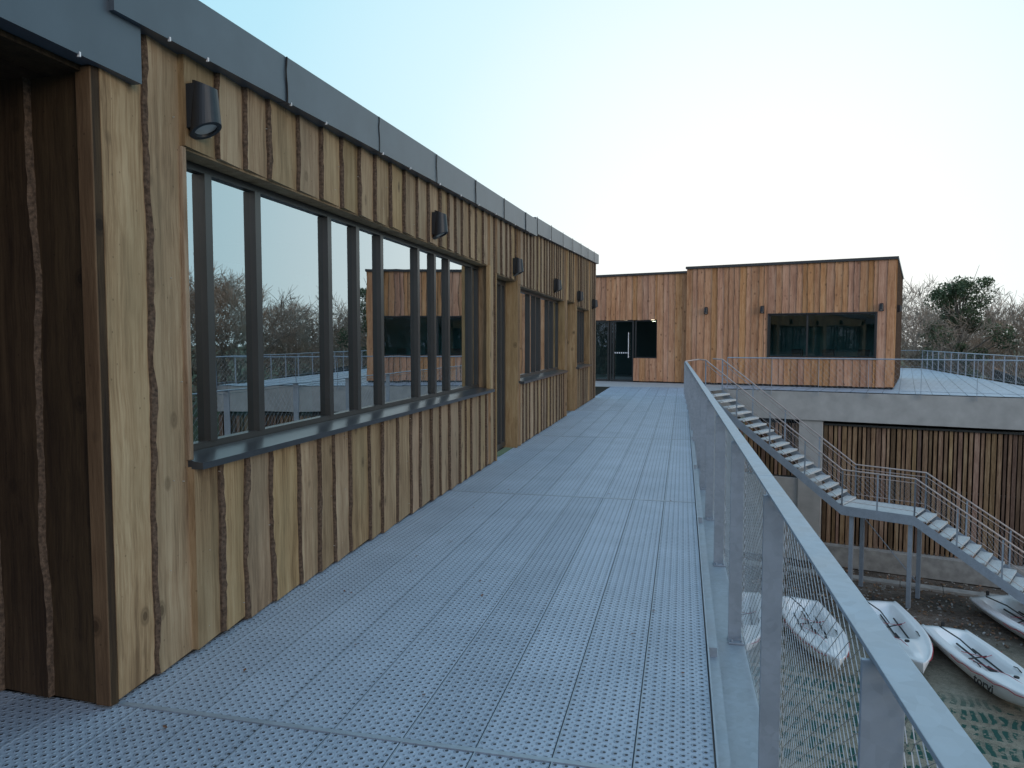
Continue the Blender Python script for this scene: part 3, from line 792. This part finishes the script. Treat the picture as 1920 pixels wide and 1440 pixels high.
for k in range(46000):
    az=math.radians(r.uniform(5,240)); rr=r.uniform(66,112); x=math.sin(az)*rr;y=math.cos(az)*rr
    hmax=6.8+2.2*noise.noise(V((x*.08,y*.08,0)))+2.5*noise.noise(V((x*.3,y*.3,3)))+(rr-66)*.06
    z=GZ+r.random()**.8*max(1.2,hmax); sz=r.uniform(.12,.4); mb.cur=r.random()
    a=V((r.gauss(0,1),r.gauss(0,1),r.gauss(0,1))).normalized()*sz; b=V((r.gauss(0,1),r.gauss(0,1),r.gauss(0,1))).normalized()*sz*.5
    c=V((x,y,z)); mb.quad(c-a-b,c+a-b,c+a+b,c-a+b)
M_under=leafm('undergrowth',(.13,.10,.07),(.36,.26,.175))
mb.obj('undergrowth',[M_under],DT)
for (x,y,s) in ((13.4,52,1.13),(14.6,50,1.08),(21.5,52,1.0),(24,55,1.08),(20.5,60,1.2),(27,50,1.0),(31,46,1.0),(36,52,1.05),(17.5,62,1.2),(40,40,1.05),(19.2,56,1.1),(22.8,48,.98),(25.5,60,1.15)): inst(r.choice(tm),'bare_tree',x,y,s)
inst(tm[1],'bare_tree',-6.9,40,1.27)
def ivy(x,y,h):
    r=random.Random(8); mb=MB()
    mb.tube([(0,0,0),(.1,.1,h*.4),(.0,.2,h*.8)],[.3,.2,.08],8,0)
    cl=[]
    for k in range(64):
        z=h*r.uniform(.25,.95); w=(2.3 if z<h*.75 else 1.9)*(1.05-abs(z/h-.65)); a=r.uniform(0,6.28); q=w*r.random()**.5
        c=V((math.cos(a)*q,math.sin(a)*q,z)); cl.append((c,r.uniform(.35,.85),r.random()))
        mb.tube([(0,0,z*.8),tuple(c)],[.06,.02],4,0)
        if k%3==0:
            e=c+V((math.cos(a)*.9,math.sin(a)*.9,r.uniform(.2,1.1))); mb.tube([c,e],[.02,.008],3,0)
    for c,s,t in cl:
        for i in range(300):
            p=V((r.gauss(0,1),r.gauss(0,1),r.gauss(0,1))).normalized()*s*r.random()**.35; p.z*=.8
            sz=r.uniform(.05,.12); mb.cur=min(1,max(0,.25+.35*t+.35*p.z/s+r.uniform(-.15,.15)))
            a=V((r.gauss(0,1),r.gauss(0,1),r.gauss(0,1))).normalized()*sz; b=V((r.gauss(0,1),r.gauss(0,1),r.gauss(0,1))).normalized()*sz
            mb.tri(c+p+a,c+p+b,c+p-a,1)
    return mb.obj('ivy_covered_tree',[M_trunk,M_ivy],loc=(x,y,GZ-.1))
ivy(16.5,50,11.5)

# ================================================================= LIGHT
w=bpy.data.worlds.new('World'); scene.world=w; w.use_nodes=True; nt=w.node_tree
bg=nt.nodes['Background']; sk=N(nt,'ShaderNodeTexSky'); sk.sky_type='NISHITA'; sk.sun_disc=False
EL=math.radians(14); AZ=math.radians(125)
sk.sun_elevation=EL; sk.sun_rotation=AZ; sk.air_density=1.0; sk.dust_density=1.5; sk.ozone_density=1.2
tc=N(nt,'ShaderNodeTexCoord'); dot=N(nt,'ShaderNodeVectorMath',operation='DOT_PRODUCT')
nt.links.new(tc.outputs['Generated'],dot.inputs[0]); bdir=V((math.sin(math.radians(6)),math.cos(math.radians(6)),.05)).normalized(); dot.inputs[1].default_value=bdir
f=math_(nt,'MULTIPLY_ADD',dot.outputs['Value'],.5,.5)
haze=ramp(nt,f,[(0,(.50,.60,.76)),(.5,(.42,.62,.86)),(.78,(.33,.66,.82)),(.88,(.47,.76,.88)),(.94,(.66,.87,.93)),(.975,(.86,.95,.96)),(1,(1,.995,.96))])
hz=N(nt,'ShaderNodeVectorMath',operation='SCALE'); nt.links.new(haze,hz.inputs[0]); hz.inputs['Scale'].default_value=1.15/.15
col=mixc(nt,.92,sk.outputs[0],hz.outputs[0])
nt.links.new(col,bg.inputs[0]); bg.inputs[1].default_value=.15
sl=bpy.data.lights.new('sun','SUN'); sl.energy=.85; sl.angle=math.radians(25); sl.color=(1,.86,.70)
so=bpy.data.objects.new('sun',sl); scene.collection.objects.link(so)
ds=V((math.sin(AZ)*math.cos(EL),math.cos(AZ)*math.cos(EL),math.sin(EL)))
so.rotation_euler=ds.to_track_quat('Z','Y').to_euler()

cam=bpy.data.cameras.new('camera'); co=bpy.data.objects.new('camera',cam); scene.collection.objects.link(co)
co.location=(0,0,1.6); co.rotation_euler=(math.radians(90-3.34),0,math.radians(13.15))
cam.sensor_width=36; cam.lens=25.7; cam.clip_end=3000; cam.clip_start=.05
scene.camera=co
scene.view_settings.view_transform='Standard'; scene.view_settings.look='None'; scene.view_settings.exposure=0
